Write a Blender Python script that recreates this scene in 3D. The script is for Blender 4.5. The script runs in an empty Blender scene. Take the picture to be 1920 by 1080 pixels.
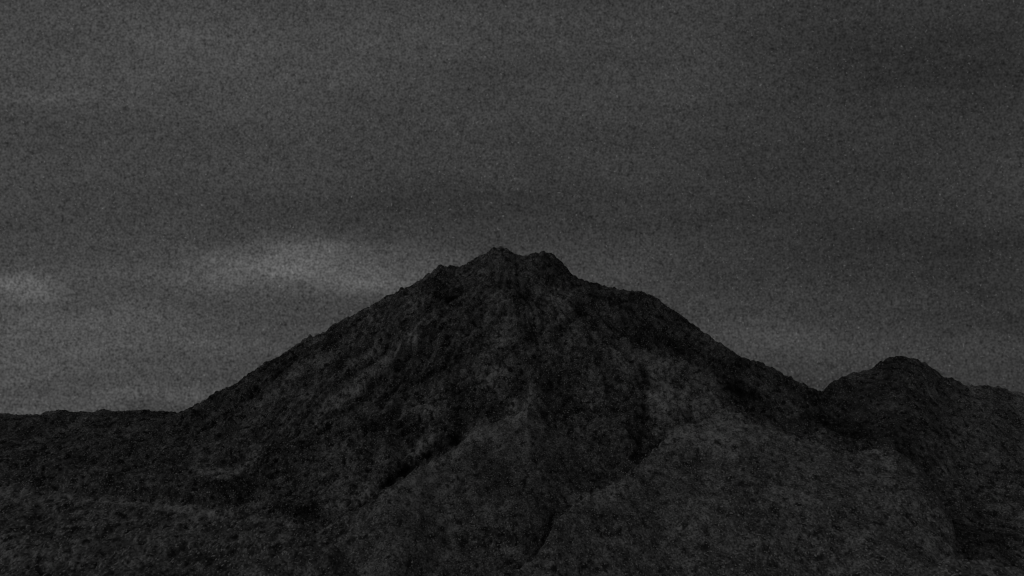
import bpy, math
import numpy as np

# ------------------------------------------------------------------ camera, world, moon
scene = bpy.context.scene
F = 3348.0                      # focal length in pixels of a 1920 px wide frame (about 32 degrees across)
PITCH = math.radians(6.0)
cam_data = bpy.data.cameras.new('camera')
cam_data.sensor_width = 36.0
cam_data.lens = 36.0 * F / 1920.0
cam_data.clip_start = 1.0
cam_data.clip_end = 60000.0
cam = bpy.data.objects.new('camera', cam_data)
scene.collection.objects.link(cam)
cam.location = (0, 0, 0)
cam.rotation_euler = (math.radians(90) + PITCH, 0, 0)
scene.camera = cam

scene.view_settings.view_transform = 'Standard'
scene.view_settings.look = 'None'
scene.view_settings.exposure = 0.0
scene.view_settings.gamma = 1.0
scene.cycles.filter_width = 1.25
scene.cycles.max_bounces = 4

MOON_EL, MOON_AZ = math.radians(30), math.radians(-118)     # azimuth from +Y (view direction), negative = left


def ray(px, py):
    """direction through a point of the 1920x1080 picture, as (x/y, z/y)"""
    px = np.asarray(px, float); py = np.asarray(py, float)
    cx = (px - 960) / F; cy = (540 - py) / F
    y = math.cos(PITCH) - cy * math.sin(PITCH)
    z = math.sin(PITCH) + cy * math.cos(PITCH)
    return cx / y, z / y


def azel(px, py):
    a, e = ray(px, py)
    return float(np.arctan2(a, 1.0)), float(np.arctan2(e, np.sqrt(1 + a * a)))


world = bpy.data.worlds.new("World")
scene.world = world
world.use_nodes = True
wt = world.node_tree
wt.nodes.clear()


class G:
    """small helper for arithmetic in a node tree"""
    def __init__(s, t): s.t = t
    def n(s, kind, **kw):
        nd = s.t.nodes.new(kind)
        for k, v in kw.items(): setattr(nd, k, v)
        return nd
    def m(s, op, a, b=None, c=None, clamp=False):
        nd = s.t.nodes.new('ShaderNodeMath'); nd.operation = op; nd.use_clamp = clamp
        for i, v in enumerate((a, b, c)):
            if v is None: continue
            if isinstance(v, (int, float)): nd.inputs[i].default_value = v
            else: s.t.links.new(v, nd.inputs[i])
        return nd.outputs[0]
    def noise(s, vec, scale, detail=3, rough=0.5, dist=0.0, lac=2.0):
        nd = s.t.nodes.new('ShaderNodeTexNoise')
        nd.inputs['Scale'].default_value = scale; nd.inputs['Detail'].default_value = detail
        nd.inputs['Roughness'].default_value = rough; nd.inputs['Distortion'].default_value = dist
        nd.inputs['Lacunarity'].default_value = lac
        s.t.links.new(vec, nd.inputs['Vector'])
        return nd.outputs['Fac']
    def vscale(s, vec, x, y, z):
        nd = s.t.nodes.new('ShaderNodeMapping'); nd.inputs['Scale'].default_value = (x, y, z)
        s.t.links.new(vec, nd.inputs['Vector'])
        return nd.outputs[0]


g = G(wt)
tc = g.n('ShaderNodeTexCoord')
gen = tc.outputs['Generated']
sep = g.n('ShaderNodeSeparateXYZ'); wt.links.new(gen, sep.inputs[0])
X, Y, Z = sep.outputs
az = g.m('ARCTAN2', X, Y)
el = g.m('ARCSINE', Z)
# wispy warp of the cloud field, stretched along the horizon
stretch = g.vscale(gen, 1.0, 1.0, 2.6)
wn1 = g.noise(stretch, 7.0, 5, 0.55)
wn2 = g.noise(g.vscale(gen, 1.3, 1.1, 3.0), 9.0, 5, 0.55)
azw = g.m('ADD', az, g.m('MULTIPLY', g.m('SUBTRACT', wn1, 0.5), 0.13))
elw = g.m('ADD', el, g.m('MULTIPLY', g.m('SUBTRACT', wn2, 0.5), 0.045))
# cloud banks: centre (picture point), half widths in px, brightness
CLOUDS = [
    (520, 474, 105, 26, 0.80), (590, 500, 200, 38, 0.60), (440, 505, 130, 28, 0.32), (755, 518, 100, 32, 0.70),
    (10, 552, 62, 15, 1.1), (190, 530, 160, 22, 0.25), (60, 645, 260, 45, 0.32),
    (200, 755, 330, 24, 0.60), (60, 690, 160, 10, 0.2), (330, 700, 200, 9, 0.14), (300, 640, 330, 60, 0.14), (400, 115, 240, 80, 0.40),
    (110, 185, 110, 20, 0.30), (60, 90, 200, 60, 0.02), (860, 50, 330, 70, 0.16),
    (1420, 600, 190, 45, 0.28), (1560, 650, 260, 35, 0.22), (1120, 520, 130, 50, 0.20), (1800, 690, 260, 50, 0.14),
    (1080, 200, 260, 40, 0.10), (1890, 340, 60, 60, 0.12), (700, 400, 420, 50, -0.14), (1500, 400, 400, 90, -0.10),
    (200, 430, 300, 60, -0.10), (960, 390, 330, 50, -0.10), (1700, 120, 300, 60, -0.12), (60, 600, 200, 14, 0.15), (420, 640, 200, 14, 0.15), (1300, 130, 260, 50, 0.10),
]
tot = None
for (px, py, sx, sy, amp) in CLOUDS:
    a0, e0 = azel(px, py)
    qa = g.m('MULTIPLY', g.m('SUBTRACT', azw, a0), F / sx)
    qe = g.m('MULTIPLY', g.m('SUBTRACT', elw, e0), F / sy)
    r2 = g.m('ADD', g.m('MULTIPLY', qa, qa), g.m('MULTIPLY', qe, qe))
    v = g.m('MULTIPLY', g.m('EXPONENT', g.m('MULTIPLY', r2, -0.8)), amp)
    tot = v if tot is None else g.m('ADD', tot, v)
wisp = g.noise(g.vscale(gen, 1.0, 1.0, 3.6), 26.0, 5, 0.62)
tot = g.m('MULTIPLY', tot, g.m('ADD', 1.0, g.m('MULTIPLY', g.m('SUBTRACT', wisp, 0.5), 1.7)))
# large thin veil, darker to the right
side = g.m('MULTIPLY', az, -1.0)                                    # left brighter than right
side = g.m('MAXIMUM', g.m('MINIMUM', side, 0.25), -0.25)
veil = g.m('MULTIPLY', g.m('SUBTRACT', g.noise(stretch, 5.0, 6, 0.6), 0.5), 0.62)
streak = g.m('MULTIPLY', g.m('SUBTRACT', g.noise(g.vscale(gen, 1.0, 1.0, 7.0), 12.0, 5, 0.6), 0.5), 0.34)
# fine mottling of the cloud deck
fine = g.m('MULTIPLY', g.m('SUBTRACT', g.noise(gen, 330.0, 1, 0.7), 0.5), 0.85)
fine2 = g.m('MULTIPLY', g.m('SUBTRACT', g.noise(gen, 830.0, 0, 0.6), 0.5), 1.2)
val = g.m('ADD', 0.90, tot)
for e in (side, veil, streak): val = g.m('ADD', val, e)
val = g.m('MULTIPLY', val, g.m('ADD', 1.0, g.m('ADD', fine, fine2)))
spark = g.noise(gen, 900.0, 0, 0.5)                                   # faint stars glinting through the thin deck
spark = g.m('MULTIPLY', g.m('MAXIMUM', g.m('SUBTRACT', spark, 0.72), 0.0), 6.0)
val = g.m('MAXIMUM', g.m('ADD', val, spark), 0.05)
sky = g.n('ShaderNodeTexSky', sky_type='NISHITA')
sky.sun_disc = False
sky.sun_elevation = MOON_EL
sky.sun_rotation = MOON_AZ
bw = g.n('ShaderNodeRGBToBW'); wt.links.new(sky.outputs[0], bw.inputs[0])
# the night camera records no colour and an evenly lit cloud deck, so the clear sky's own gradient is softened
base = g.m('POWER', g.m('MAXIMUM', bw.outputs[0], 0.01), 0.15)
val = g.m('MULTIPLY', val, base)
bg = g.n('ShaderNodeBackground'); bg.inputs['Strength'].default_value = 0.039
comb = g.n('ShaderNodeCombineColor')
for i, k in enumerate((1.0, 1.0, 1.0)):
    wt.links.new(g.m('MULTIPLY', val, k), comb.inputs[i])
wt.links.new(comb.outputs[0], bg.inputs['Color'])
wo = g.n('ShaderNodeOutputWorld'); wt.links.new(bg.outputs[0], wo.inputs[0])

moon = bpy.data.lights.new('moon', 'SUN')
moon.energy = 0.085
moon.angle = math.radians(10)
moon.color = (1.0, 1.0, 0.995)
mo = bpy.data.objects.new('moon', moon)
scene.collection.objects.link(mo)
d = (math.sin(MOON_AZ) * math.cos(MOON_EL), math.cos(MOON_AZ) * math.cos(MOON_EL), math.sin(MOON_EL))
from mathutils import Vector
mo.rotation_euler = Vector(d).to_track_quat('Z', 'Y').to_euler()

# ------------------------------------------------------------------ noise in numpy
def h2(ix, iy, seed):
    h = (ix.astype(np.int64) * 374761393 + iy.astype(np.int64) * 668265263 + seed * 974634777) & 0xFFFFFFFF
    h = ((h ^ (h >> 13)) * 1274126177) & 0xFFFFFFFF
    h = (h ^ (h >> 16)) & 0xFFFFFFFF
    return (h & 0xFFFFFF) / float(0x1000000)


def gn(x, y, seed=0):
    """gradient noise, about -0.7..0.7"""
    xi = np.floor(x); yi = np.floor(y); fx = x - xi; fy = y - yi
    u = fx * fx * fx * (fx * (fx * 6 - 15) + 10); v = fy * fy * fy * (fy * (fy * 6 - 15) + 10)
    r = []
    for dx in (0, 1):
        for dy in (0, 1):
            t = h2(xi + dx, yi + dy, seed) * 6.2831853
            r.append(np.cos(t) * (fx - dx) + np.sin(t) * (fy - dy))
    a = r[0] + (r[2] - r[0]) * u; b = r[1] + (r[3] - r[1]) * u
    return a + (b - a) * v


def fbm(x, y, octs=4, seed=0, gain=0.5):
    s = 0; a = 1.0
    for o in range(octs):
        s = s + a * gn(x * 2 ** o + 17.3 * o, y * 2 ** o - 9.1 * o, seed + o); a *= gain
    return s


def ridged(x, y, octs=4, seed=0, gain=0.5):
    s = 0; a = 1.0
    for o in range(octs):
        s = s + a * (1 - 2.2 * np.abs(gn(x * 2 ** o + 5.7 * o, y * 2 ** o + 3.3 * o, seed + o))); a *= gain
    return s


def crowns(x, y, cell, seed):
    """tree crowns: domes on a jittered grid, 0..1"""
    gx = x / cell; gy = y / cell
    xi = np.floor(gx); yi = np.floor(gy)
    best = np.zeros_like(x)
    for dx in (-1, 0, 1):
        for dy in (-1, 0, 1):
            cx = xi + dx; cy = yi + dy
            px = cx + h2(cx, cy, seed); py = cy + h2(cx, cy, seed + 1)
            rr = 0.45 + 0.45 * h2(cx, cy, seed + 2)
            hh = 0.35 + 0.65 * h2(cx, cy, seed + 3)
            d2 = ((gx - px) ** 2 + (gy - py) ** 2) / (rr * rr)
            best = np.maximum(best, hh * np.sqrt(np.maximum(0, 1 - d2)))
    return best


def sstep(a, b, x):
    t = np.clip((x - a) / (b - a), 0, 1)
    return t * t * (3 - 2 * t)


# ------------------------------------------------------------------ material
def terrain_material(name, gain=1.34, mot=1.0):
    m = bpy.data.materials.new(name); m.use_nodes = True
    t = m.node_tree; t.nodes.clear(); q = G(t)
    geo = q.n('ShaderNodeNewGeometry'); P = q.vscale(geo.outputs['Position'], 1.0, 0.22, 1.0)
    at = q.n('ShaderNodeAttribute', attribute_name='cover')
    n1 = q.noise(P, 0.042, 3, 0.6)
    n2 = q.noise(P, 0.22, 1, 0.6)
    n3 = q.noise(P, 0.011, 3, 0.6)
    f = q.m('ADD', 1.0, q.m('MULTIPLY', q.m('SUBTRACT', n1, 0.5), 3.6 * mot))
    f = q.m('MAXIMUM', f, 0.28)
    f = q.m('MULTIPLY', f, q.m('ADD', 1.0, q.m('MULTIPLY', q.m('SUBTRACT', n2, 0.5), 3.0)))
    f = q.m('MULTIPLY', f, q.m('ADD', 1.0, q.m('MULTIPLY', q.m('SUBTRACT', n3, 0.5), 2.2 * mot)))
    n5 = q.noise(P, 0.055, 1, 0.5)                                                   # dark thickets
    f = q.m('MULTIPLY', f, q.m('SUBTRACT', 1.0, q.m('MULTIPLY', q.m('SUBTRACT', 0.45, n5, clamp=True), 6.0 * mot, clamp=True)))
    f = q.m('MAXIMUM', f, 0.25)
    n4 = q.noise(P, 0.30, 0, 0.5)
    spk = q.m('MULTIPLY', q.m('MAXIMUM', q.m('SUBTRACT', n4, 0.68), 0.0), 42.0)        # scattered pale boulders
    f = q.m('ADD', f, spk)
    f = q.m('MAXIMUM', q.m('MULTIPLY', f, gain), 0.10)
    v = q.m('MULTIPLY', at.outputs['Fac'], f)
    v = q.m('MINIMUM', v, 0.6)
    cc = q.n('ShaderNodeCombineColor')
    for i, k in enumerate((1.0, 1.0, 1.0)): t.links.new(q.m('MULTIPLY', v, k), cc.inputs[i])
    b = q.n('ShaderNodeBsdfPrincipled'); b.inputs['Roughness'].default_value = 0.95
    b.inputs['Specular IOR Level'].default_value = 0.1
    t.links.new(cc.outputs[0], b.inputs['Base Color'])
    bp = q.n('ShaderNodeBump'); bp.inputs['Strength'].default_value = 0.8; bp.inputs['Distance'].default_value = 4.0
    t.links.new(n2, bp.inputs['Height']); t.links.new(bp.outputs[0], b.inputs['Normal'])
    o = q.n('ShaderNodeOutputMaterial'); t.links.new(b.outputs[0], o.inputs[0])
    return m


MAT = terrain_material('forest_and_rock')
GRASS = terrain_material('dry_grass', 1.3, 0.72)
SCRUB = terrain_material('scrub', 1.3, 0.8)


# ------------------------------------------------------------------ gullies, ash chutes, clearings and one painted lit face
# each: polyline (px, py), half width px, change of cover, depth carved in metres
STROKES = [
    ([(775, 632), (735, 672), (700, 700), (640, 745), (590, 780)], 11, 0.10, -14), ([(790, 650), (750, 690), (715, 722), (660, 765), (610, 800)], 11, -0.04, 14),
    ([(725, 640), (690, 668), (650, 692)], 9, 0.09, -12), ([(705, 655), (655, 705), (600, 745)], 9, -0.03, 10), ([(690, 600), (650, 640), (600, 680)], 9, 0.05, 0),
    ([(810, 590), (755, 640)], 9, 0.07, 0), ([(592, 705), (580, 745)], 9, 0.04, 0),
    ([(1000, 645), (940, 690), (915, 715)], 10, 0.09, -10), ([(1003, 705), (985, 755), (940, 795), (880, 812)], 17, 0.07, 0),
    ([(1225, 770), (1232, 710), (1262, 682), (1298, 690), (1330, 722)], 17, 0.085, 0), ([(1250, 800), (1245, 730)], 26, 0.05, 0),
    ([(1254, 706), (1277, 727)], 10, -0.17, 10), ([(1062, 545), (1050, 575)], 26, 0.05, 0), ([(940, 555), (900, 600), (880, 630)], 12, 0.05, 0),
    ([(560, 690), (520, 735), (470, 765)], 10, 0.05, 0), ([(740, 700), (700, 745), (655, 790)], 10, 0.05, 0), ([(830, 690), (812, 750), (808, 800)], 11, 0.05, 0),
    ([(600, 870), (660, 850), (700, 880), (640, 905)], 30, 0.05, 0), ([(790, 560), (740, 600)], 10, 0.05, 0), ([(860, 640), (810, 690)], 9, 0.04, 0),
    ([(745, 660), (720, 720), (735, 780)], 22, -0.04, 8), ([(960, 590), (935, 640), (900, 680)], 10, 0.04, 0), ([(1085, 610), (1050, 660), (1060, 700)], 14, 0.035, 0),
    ([(1200, 740), (1330, 745)], 20, 0.03, 0), ([(720, 560), (690, 590)], 9, 0.04, 0), ([(960, 840), (940, 900)], 14, -0.05, 8),
    ([(1360, 715), (1450, 780), (1560, 808), (1690, 830)], 26, -0.045, 0), ([(1250, 720), (1262, 790), (1330, 800), (1390, 812)], 34, 0.06, 0),
    ([(915, 885), (955, 925), (1000, 955)], 42, -0.09, 0), ([(1190, 830), (1150, 880), (1090, 900)], 16, -0.03, 0), ([(1440, 910), (1400, 935)], 16, -0.07, 0), ([(1560, 960), (1640, 985)], 16, -0.05, 0), ([(1120, 970), (1180, 980)], 18, -0.05, 0),
    ([(700, 960), (800, 900)], 30, 0.03, 0), ([(860, 1000), (960, 1030)], 20, 0.03, 0), ([(620, 1050), (700, 1020)], 18, -0.05, 0), ([(640, 790), (600, 830)], 14, 0.04, 0), ([(1540, 760), (1680, 780)], 40, -0.02, 0),
    ([(1160, 660), (1172, 740)], 12, 0.05, 0), ([(1110, 700), (1120, 780)], 14, 0.04, 0), ([(815, 812), (770, 852)], 11, 0.11, -8),
    ([(1320, 760), (1400, 800), (1480, 835)], 30, 0.04, 0),
    ([(885, 795), (850, 826), (815, 848), (775, 872), (735, 898)], 13, -0.10, 26), ([(735, 898), (705, 922), (672, 952), (645, 985), (618, 1012)], 8, -0.14, 18),
    ([(862, 735), (868, 780), (858, 815)], 15, -0.08, 24), ([(1208, 690), (1211, 760), (1200, 820), (1188, 905)], 8, -0.07, 5),
    ([(830, 560), (845, 620), (830, 690)], 15, -0.05, 15), ([(980, 560), (1010, 640), (1020, 740), (1040, 800)], 16, -0.03, 14),
    ([(1090, 555), (1200, 620), (1310, 690), (1400, 760)], 34, -0.03, 0), ([(1290, 872), (1330, 868), (1375, 882)], 13, -0.08, 8),
    ([(700, 800), (698, 850), (690, 885)], 14, -0.06, 14), ([(490, 835), (490, 868), (445, 897), (395, 902)], 7, -0.04, 0),  # second stroke: dark edge painted below the lit crescent
    ([(872, 915), (862, 955), (872, 985)], 16, -0.09, 14), ([(1042, 950), (1036, 975), (1020, 1000), (1002, 1045)], 8, -0.08, 0),
    ([(520, 945), (560, 958), (600, 950)], 14, -0.09, 0), ([(640, 915), (670, 905)], 14, -0.08, 0),
    ([(1690, 850), (1730, 882), (1770, 925), (1800, 970)], 14, -0.05, 0),
    ([(375, 888), (430, 885), (465, 868), (483, 838)], 10, 0.14, 0), ([(400, 812), (385, 850)], 22, 0.05, 0),  # first stroke: crescent-shaped lit face of a lobe, painted into the cover
    ([(1075, 942), (1130, 930), (1190, 908)], 12, 0.08, 0), ([(0, 926), (60, 922), (75, 935), (130, 932), (220, 936), (300, 952), (400, 962), (545, 985)], 9, 0.09, 0),
    ([(610, 955), (655, 940), (700, 916)], 10, 0.10, 0), ([(1250, 1000), (1335, 968)], 8, 0.07, 0), ([(900, 850), (1010, 880), (1130, 850)], 30, -0.02, 0),
    ([(780, 900), (820, 870), (860, 840), (900, 812)], 16, 0.04, 0), ([(1000, 720), (1060, 760)], 20, -0.03, 0), ([(905, 510), (870, 560)], 14, 0.03, 0),
    ([(1600, 1010), (1700, 960)], 16, 0.04, 0), ([(1420, 930), (1520, 900)], 16, 0.04, 0), ([(1380, 960), (1460, 990)], 18, -0.05, 0),
]


def strokes(A, x, y, z):
    e = z / y
    cy = (e * math.cos(PITCH) - math.sin(PITCH)) / (math.cos(PITCH) + e * math.sin(PITCH))
    yy = math.cos(PITCH) - cy * math.sin(PITCH)
    px = (960 + F * A * yy).astype(np.float32); py = (540 - F * cy).astype(np.float32)
    px = px + 9 * fbm(x / 70, y / 240, 3, 901).astype(np.float32)
    py = py + 9 * fbm(x / 70, y / 240, 3, 911).astype(np.float32)
    dc = np.zeros_like(px); dz = np.zeros_like(px)
    for pts, w, amp, dep in STROKES:
        p = np.array(pts, float)
        m = 3 * w
        sel = np.nonzero((px > p[:, 0].min() - m) & (px < p[:, 0].max() + m) & (py > p[:, 1].min() - m) & (py < p[:, 1].max() + m))
        if not len(sel[0]): continue
        qx = px[sel]; qy = py[sel]; best = np.full(qx.shape, 1e9)
        for (x0, y0), (x1, y1) in zip(p[:-1], p[1:]):
            L = (x1 - x0) ** 2 + (y1 - y0) ** 2
            t = np.clip(((qx - x0) * (x1 - x0) + (qy - y0) * (y1 - y0)) / L, 0, 1)
            best = np.minimum(best, (qx - x0 - t * (x1 - x0)) ** 2 + (qy - y0 - t * (y1 - y0)) ** 2)
        k = np.exp(-(best / (w * w)) ** 1.4)
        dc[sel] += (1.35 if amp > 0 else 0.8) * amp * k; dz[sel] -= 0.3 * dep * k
    return dc, dz


# ------------------------------------------------------------------ mesh from a height function
def sheet(name, label, px0, px1, ncol, ys, fn, skirt=True):
    """fn(x, y, a) -> z, cover.  Columns fan out from the viewpoint so that detail is even over the picture."""
    a = ray(np.linspace(px0, px1, ncol), 800.0)[0]
    A, Yy = np.meshgrid(a, np.asarray(ys, float))
    Xx = A * Yy
    z, cov = fn(Xx, Yy, A)
    if skirt is not None:
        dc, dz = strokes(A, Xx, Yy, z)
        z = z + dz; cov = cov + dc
    if skirt:                                   # the outer rim of a hill sinks into the ground
        wa = (a[-1] - a[0]) * 0.05
        z = z - 260 * (1 - sstep(ys[0], ys[0] + 330, Yy))
        z = z - 200 * (1 - sstep(a[0], a[0] + wa, A)) - 200 * sstep(a[-1] - wa, a[-1], A)
    nr, nc = Xx.shape
    co = np.stack([Xx, Yy, z], -1).reshape(-1, 3).astype(np.float32)
    idx = np.arange(nr * nc).reshape(nr, nc)
    f = np.stack([idx[:-1, :-1], idx[:-1, 1:], idx[1:, 1:], idx[1:, :-1]], -1).reshape(-1, 4)
    me = bpy.data.meshes.new(name)
    me.vertices.add(len(co)); me.vertices.foreach_set('co', co.ravel())
    me.loops.add(f.size); me.loops.foreach_set('vertex_index', f.ravel().astype(np.int32))
    me.polygons.add(len(f))
    me.polygons.foreach_set('loop_start', np.arange(0, f.size, 4, dtype=np.int32))
    me.polygons.foreach_set('use_smooth', np.ones(len(f), bool))
    me.update(calc_edges=True)
    at = me.attributes.new('cover', 'FLOAT', 'POINT')
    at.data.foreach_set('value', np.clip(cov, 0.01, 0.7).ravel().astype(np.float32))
    me.materials.append(GRASS if name in ('spur', 'shoulder', 'knoll') else SCRUB if name in ('foothill', 'ground') else MAT)
    o = bpy.data.objects.new(name, me)
    scene.collection.objects.link(o)
    o['kind'] = 'structure'
    o['label'] = label
    return o


def line(pts):
    """picture polyline (px, py[, distance]) -> arrays a, z/y, distance"""
    p = np.array(pts, float)
    a, e = ray(p[:, 0], p[:, 1])
    return a, e, (p[:, 2] if p.shape[1] > 2 else None)


def relief(x, y, k=1.0, seed=0):
    """canopy, boulders and small gullies"""
    c = crowns(x, y * 0.5, 17, 40 + seed) * 10 + crowns(x, y * 0.6, 9, 60 + seed) * 5
    return k * c + 6 * fbm(x / 45, y / 80, 3, 80 + seed)


def patch(A, y, px, py_dist, wpx, wy):
    """soft patch of ground cover round a place given by bearing and distance"""
    a0 = (px - 960) / F
    return np.exp(-((A - a0) * F / wpx) ** 2 - ((y - py_dist) / wy) ** 2)


# ------------------------------------------------------------------ the volcano
D0 = 7000.0
PK = 962
LEFT = [(962, 475), (953, 470), (940, 465), (925, 469), (905, 479), (880, 492), (860, 500), (845, 499), (825, 500),
        (810, 508), (790, 521), (765, 533), (740, 545), (710, 562), (680, 580), (650, 598), (620, 615), (600, 631), (570, 638),
        (545, 655), (520, 675), (490, 697), (455, 716), (420, 737), (390, 753), (365, 769), (345, 776), (250, 815), (60, 870),
        (-300, 930), (-1100, 980)]
RIGHT = [(962, 475), (972, 481), (981, 484), (990, 481), (1000, 477), (1018, 473), (1034, 478), (1048, 487), (1060, 501), (1072, 514),
         (1090, 524), (1115, 532), (1150, 539), (1180, 546), (1205, 555), (1218, 552), (1236, 558), (1248, 571), (1275, 588), (1305, 611),
         (1340, 637), (1375, 664), (1410, 689), (1450, 702), (1490, 722), (1530, 743), (1600, 775), (1700, 812), (1900, 865),
         (2300, 930), (3100, 980)]


def prof(pts):
    p = np.array(pts, float); a, e = ray(p[:, 0], p[:, 1])
    x = a * D0; x0 = float(ray(PK, 475)[0]) * D0
    return np.abs(x - x0), e * D0, x0


rL, zL, X0 = prof(LEFT)
rR, zR, _ = prof(RIGHT)


def volcano(x, y, A):
    dx = x - X0; dy = y - D0
    r = np.hypot(dx, dy); th = np.arctan2(dy, dx)
    # wander the bearing a little so that ribs are not ruler-straight
    thw = th + 0.22 * fbm(x / 600, y / 900, 4, 5) * sstep(60, 900, r)
    w = 0.5 + 0.5 * np.cos(th)
    w = sstep(0.12, 0.88, w)
    q15 = (np.minimum(r, 2200) / 1300) ** 1.5
    z = (np.interp(r, rL, zL) - 6 - 44 * q15) * (1 - w) + (np.interp(r, rR, zR) - 5 - 34 * q15) * w
    # the front of a cone smooths out what the skyline shows
    rr = np.array([0, 60, 180, 400, 700, 1000, 1300, 1700, 2200, 3000, 4500])
    zf = np.interp(r, rr, [875, 835, 760, 640, 480, 335, 210, 90, -10, -150, -430])
    front = np.abs(np.sin(th)) ** 1.4 * sstep(20, 160, r)
    z = z * (1 - 0.75 * front) + zf * 0.75 * front
    # near the top the twin summit is a short crest across the view
    crest = np.where(dx < 0, np.interp(np.abs(dx), rL, zL), np.interp(np.abs(dx), rR, zR)) - 0.62 * (np.sqrt(dy * dy + 15 ** 2) - 15)
    k = 1 - sstep(150, 520, r)
    z = crest * k + z * (1 - k)
    # ribs and gullies running down from the top
    gate = sstep(0.10, 0.55, np.abs(np.sin(th))) * sstep(60, 420, r)
    lr = np.log(r + 60)
    rib = ridged(thw * 3.6, lr * 0.55, 3, 11, 0.5) * 46 * sstep(250, 1000, r)
    rib2 = ridged(thw * 9.5 + 3, lr * 1.2, 3, 23, 0.55) * 20 * sstep(60, 500, r)
    z = z + gate * (rib + rib2 - 36 * sstep(100, 900, r)) * (1 - 0.5 * sstep(1700, 2600, r))
    z = z + (0.35 + 0.65 * gate) * 16 * fbm(x / 170, y / 170, 4, 31)
    z = z + relief(x, y, 1.0, 1) - 4 + (1 - gate) * (4 + 8 * sstep(150, 500, r)) * fbm(x / 30, y / 200, 3, 33)
    # ground cover: dark forest and lava, paler ash chutes along the ribs
    c = 0.128 + 0.06 * fbm(thw * 5, lr * 1.6, 4, 51, 0.6) + 0.08 * fbm(x / 110, y / 260, 4, 61, 0.65)
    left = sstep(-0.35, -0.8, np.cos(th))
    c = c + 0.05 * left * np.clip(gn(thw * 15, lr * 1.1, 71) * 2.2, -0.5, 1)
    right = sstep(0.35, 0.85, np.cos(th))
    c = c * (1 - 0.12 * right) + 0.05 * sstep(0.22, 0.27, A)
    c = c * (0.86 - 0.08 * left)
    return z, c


# ------------------------------------------------------------------ ridges described by their crest
def ridge_fn(pts, gf, gb, rnd, cover, seed, blur=0.00012, bump=14.0, canopy=0.8, jag=10.0):
    a_, e_, d_ = line(pts)
    fine = np.linspace(a_[0], a_[-1], 1600)
    ef = np.interp(fine, a_, e_); df = np.interp(fine, a_, d_)
    k = 121; ker = np.hanning(k); ker /= ker.sum()
    pad = lambda v: np.convolve(np.pad(v, k // 2, mode='edge'), ker, 'valid')
    dS = pad(df)
    k = 161; ker2 = np.hanning(k); ker2 /= ker2.sum()
    eS = np.convolve(np.pad(ef, k // 2, mode='edge'), ker2, 'valid')

    def fn(x, y, A):
        D = np.interp(A, fine, dS)
        e1 = np.interp(A, fine, ef); e2 = np.interp(A, fine, eS)
        off = y - D
        t = sstep(60, 600, np.abs(off))
        e = e1 * (1 - t) + e2 * t
        s = np.where(off < 0, gf, gb)
        fall = s * (np.sqrt(off * off + rnd * rnd) - rnd)
        z = e * D - fall
        nb = sstep(20, 300, np.abs(off))
        z = z + nb * bump * 1.6 * (ridged(x / 330, y / 620, 4, seed + 3) - 0.9) + nb * bump * fbm(x / 150, y / 150, 4, seed + 9)
        z = z + relief(x, y, canopy, seed) - 4
        z = z + jag * (1 - nb) * fbm(x / 28, y / 200, 3, seed + 15)        # ragged tree line on the crest
        c = cover(x, y, A, off)
        return z, c
    return fn


def mottled(base, amp, seed, sc=130.0):
    return lambda x, y, A, off: base + amp * fbm(x / sc, y / sc / 3.5, 5, seed, 0.62)


# left tableland skyline
L_PTS = [(-900, 800, 6700), (-300, 785, 6700), (-60, 781, 6700), (0, 778, 6700), (50, 780, 6700), (95, 776, 6700), (110, 773, 6700), (160, 775, 6700), (190, 771, 6700),
         (215, 773, 6700), (260, 771, 6700), (310, 772, 6700), (345, 776, 6700), (400, 782, 6700), (520, 800, 6700), (700, 840, 6700)]
# hill on the right
R_PTS = [(1380, 830, 6800), (1460, 790, 6800), (1500, 762, 6800), (1530, 742, 6800), (1550, 727, 6800), (1575, 710, 6800), (1605, 699, 6800), (1635, 693, 6800),
         (1650, 680, 6800), (1668, 671, 6800), (1682, 668, 6800), (1705, 673, 6800), (1722, 676, 6800), (1742, 687, 6800), (1756, 697, 6800), (1770, 710, 6800),
         (1795, 715, 6800), (1808, 722, 6800), (1830, 725, 6800), (1855, 725, 6800), (1880, 729, 6800), (1900, 738, 6800), (1935, 737, 6800),
         (2000, 748, 6800), (2200, 770, 6800), (2800, 810, 6800)]
# grassy spur that climbs from the lower left into the middle of the cone
B_PTS = [(300, 1110, 3400), (500, 1060, 3700), (600, 1000, 3950), (640, 970, 4050), (700, 930, 4180), (740, 901, 4300), (790, 868, 4600), (830, 850, 4850),
         (860, 826, 5000), (900, 802, 5200), (945, 785, 5320), (990, 768, 5400), (1020, 788, 5380), (1070, 825, 5250), (1130, 875, 5050), (1200, 925, 4850), (1300, 990, 4600), (1400, 1050, 4400)]
# broad pale shoulder in front of the right flank
C_PTS = [(900, 1110, 3200), (1000, 1050, 3450), (1045, 975, 3750), (1080, 945, 3950), (1120, 925, 4100), (1170, 895, 4300), (1210, 860, 4550), (1250, 820, 4850),
         (1290, 795, 5000), (1340, 785, 5050), (1390, 790, 4950), (1440, 803, 4850), (1500, 825, 4700), (1560, 838, 4600), (1600, 848, 4500),
         (1650, 845, 4450), (1690, 850, 4400), (1722, 872, 4300), (1760, 922, 4100), (1785, 975, 3950), (1800, 1030, 3800), (1830, 1100, 3600), (1900, 1200, 3300)]
# near hill at the lower left
A_PTS = [(-900, 960, 3500), (-200, 925, 3500), (0, 920, 3500), (60, 918, 3500), (75, 930, 3500), (110, 927, 3500), (200, 930, 3500), (300, 947, 3450),
         (400, 957, 3400), (480, 966, 3350), (560, 985, 3300), (620, 1020, 3200), (680, 1080, 3100), (740, 1150, 2900)]
# knoll in the lower right corner
K_PTS = [(1640, 1150, 2500), (1740, 1065, 2500), (1790, 1044, 2500), (1850, 1050, 2500), (1920, 1072, 2500), (2100, 1110, 2500), (2400, 1200, 2500)]

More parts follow.
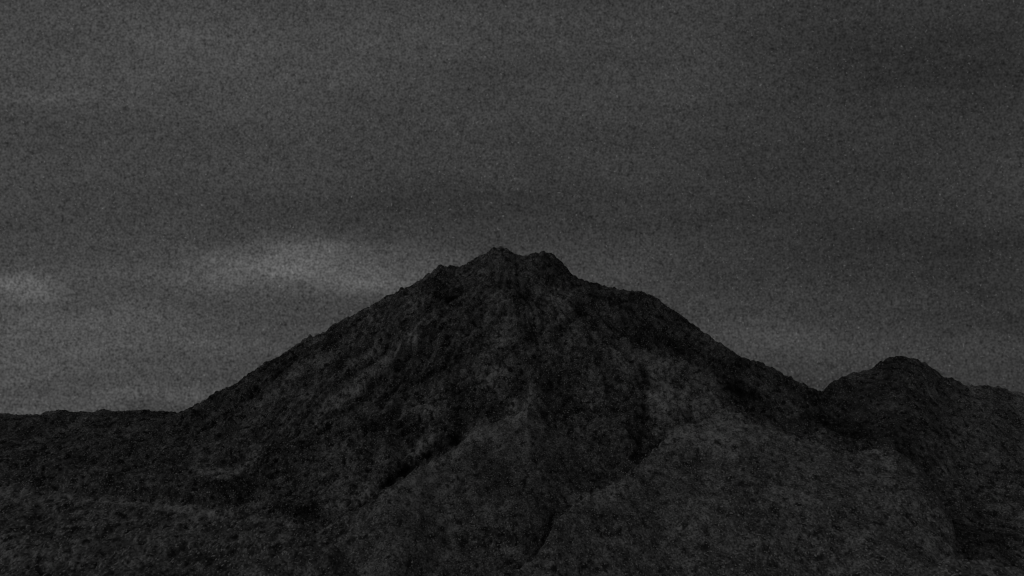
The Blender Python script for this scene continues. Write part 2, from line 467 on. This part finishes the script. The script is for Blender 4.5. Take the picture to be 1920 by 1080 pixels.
V_cov_right = lambda x, y, A, off: 0.085 + 0.05 * fbm(x / 120, y / 380, 5, 200, 0.62) + 0.08 * sstep(0.20, 0.27, A)


def valley(x, y, A):
    z = np.interp(y, [0, 60, 1500, 2300, 2600, 3000, 3500, 4000, 4500, 5000, 5500, 6500, 9000, 15000, 40000],
                  [-8, -14, -230, -235, -235, -232, -225, -190, -130, -70, -10, 60, 60, -50, -100])
    g1 = sstep(1500, 2600, y) * (1 - sstep(9000, 16000, y))
    z = z + g1 * (30 * fbm(x / 520, y / 700, 4, 300) + 9 * fbm(x / 120, y / 120, 4, 310))
    z = z - g1 * 45 * sstep(0.18, 0.235, A) * sstep(2600, 3400, y) * (1 - sstep(5200, 6200, y))
    z = z + g1 * relief(x, y, 0.8, 7)
    c = 0.135 + 0.07 * fbm(x / 140, y / 560, 5, 320, 0.62)
    c = c * (1 + 0.1 * sstep(0.17, 0.24, A))
    return z, c


def ys(*segs):
    out = []
    for y0, y1, st in segs: out.append(np.arange(y0, y1, st))
    return np.concatenate(out)


sheet('ground', 'wooded valley floor below the volcano', -420, 2340, 1500,
      ys((2, 200, 20), (200, 2000, 100), (2000, 2500, 20), (2500, 5200, 5.5), (5200, 6600, 60), (6600, 40001, 800)), valley, False)
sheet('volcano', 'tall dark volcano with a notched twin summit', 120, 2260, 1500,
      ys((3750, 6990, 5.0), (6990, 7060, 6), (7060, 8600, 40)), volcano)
sheet('plateau', 'low flat-topped wooded ridge on the left skyline', -420, 720, 620,
      ys((4300, 6300, 7), (6300, 6760, 4.5), (6760, 8200, 60)),
      ridge_fn(L_PTS, 0.12, 0.25, 30, mottled(0.11, 0.06, 210), 21))
sheet('hill', 'smaller round dark hill to the right of the volcano', 1360, 2340, 600,
      ys((4300, 6300, 7), (6300, 6860, 4.5), (6860, 8200, 60)),
      ridge_fn(R_PTS, 0.27, 0.3, 30, V_cov_right, 22))
sheet('spur', 'pale diagonal spur climbing towards the middle of the volcano', 280, 1400, 800,
      ys((2900, 5500, 4.5), (5500, 5900, 20)),
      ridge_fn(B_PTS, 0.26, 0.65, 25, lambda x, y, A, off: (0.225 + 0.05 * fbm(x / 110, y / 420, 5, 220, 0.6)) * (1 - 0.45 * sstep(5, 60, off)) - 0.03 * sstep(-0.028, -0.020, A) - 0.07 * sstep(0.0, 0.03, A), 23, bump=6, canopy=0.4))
sheet('shoulder', 'broad pale shoulder in front of the right flank of the volcano', 880, 1920, 800,
      ys((2700, 5100, 4.5), (5100, 5600, 20)),
      ridge_fn(C_PTS, 0.24, 0.5, 30, lambda x, y, A, off: 0.19 + 0.05 * fbm(x / 110, y / 420, 5, 230, 0.6), 24, bump=9, canopy=0.5))
sheet('foothill', 'near wooded hill at the lower left', -420, 720, 620,
      ys((2300, 3560, 4), (3560, 4200, 20)),
      ridge_fn(A_PTS, 0.17, 0.3, 40, mottled(0.18, 0.045, 240), 25, bump=10))
sheet('knoll', 'low pale knoll in the lower right corner', 1620, 2340, 360,
      ys((2000, 2540, 4), (2540, 2900, 20)),
      ridge_fn(K_PTS, 0.2, 0.3, 40, mottled(0.21, 0.04, 250), 26, bump=6, canopy=0.5))
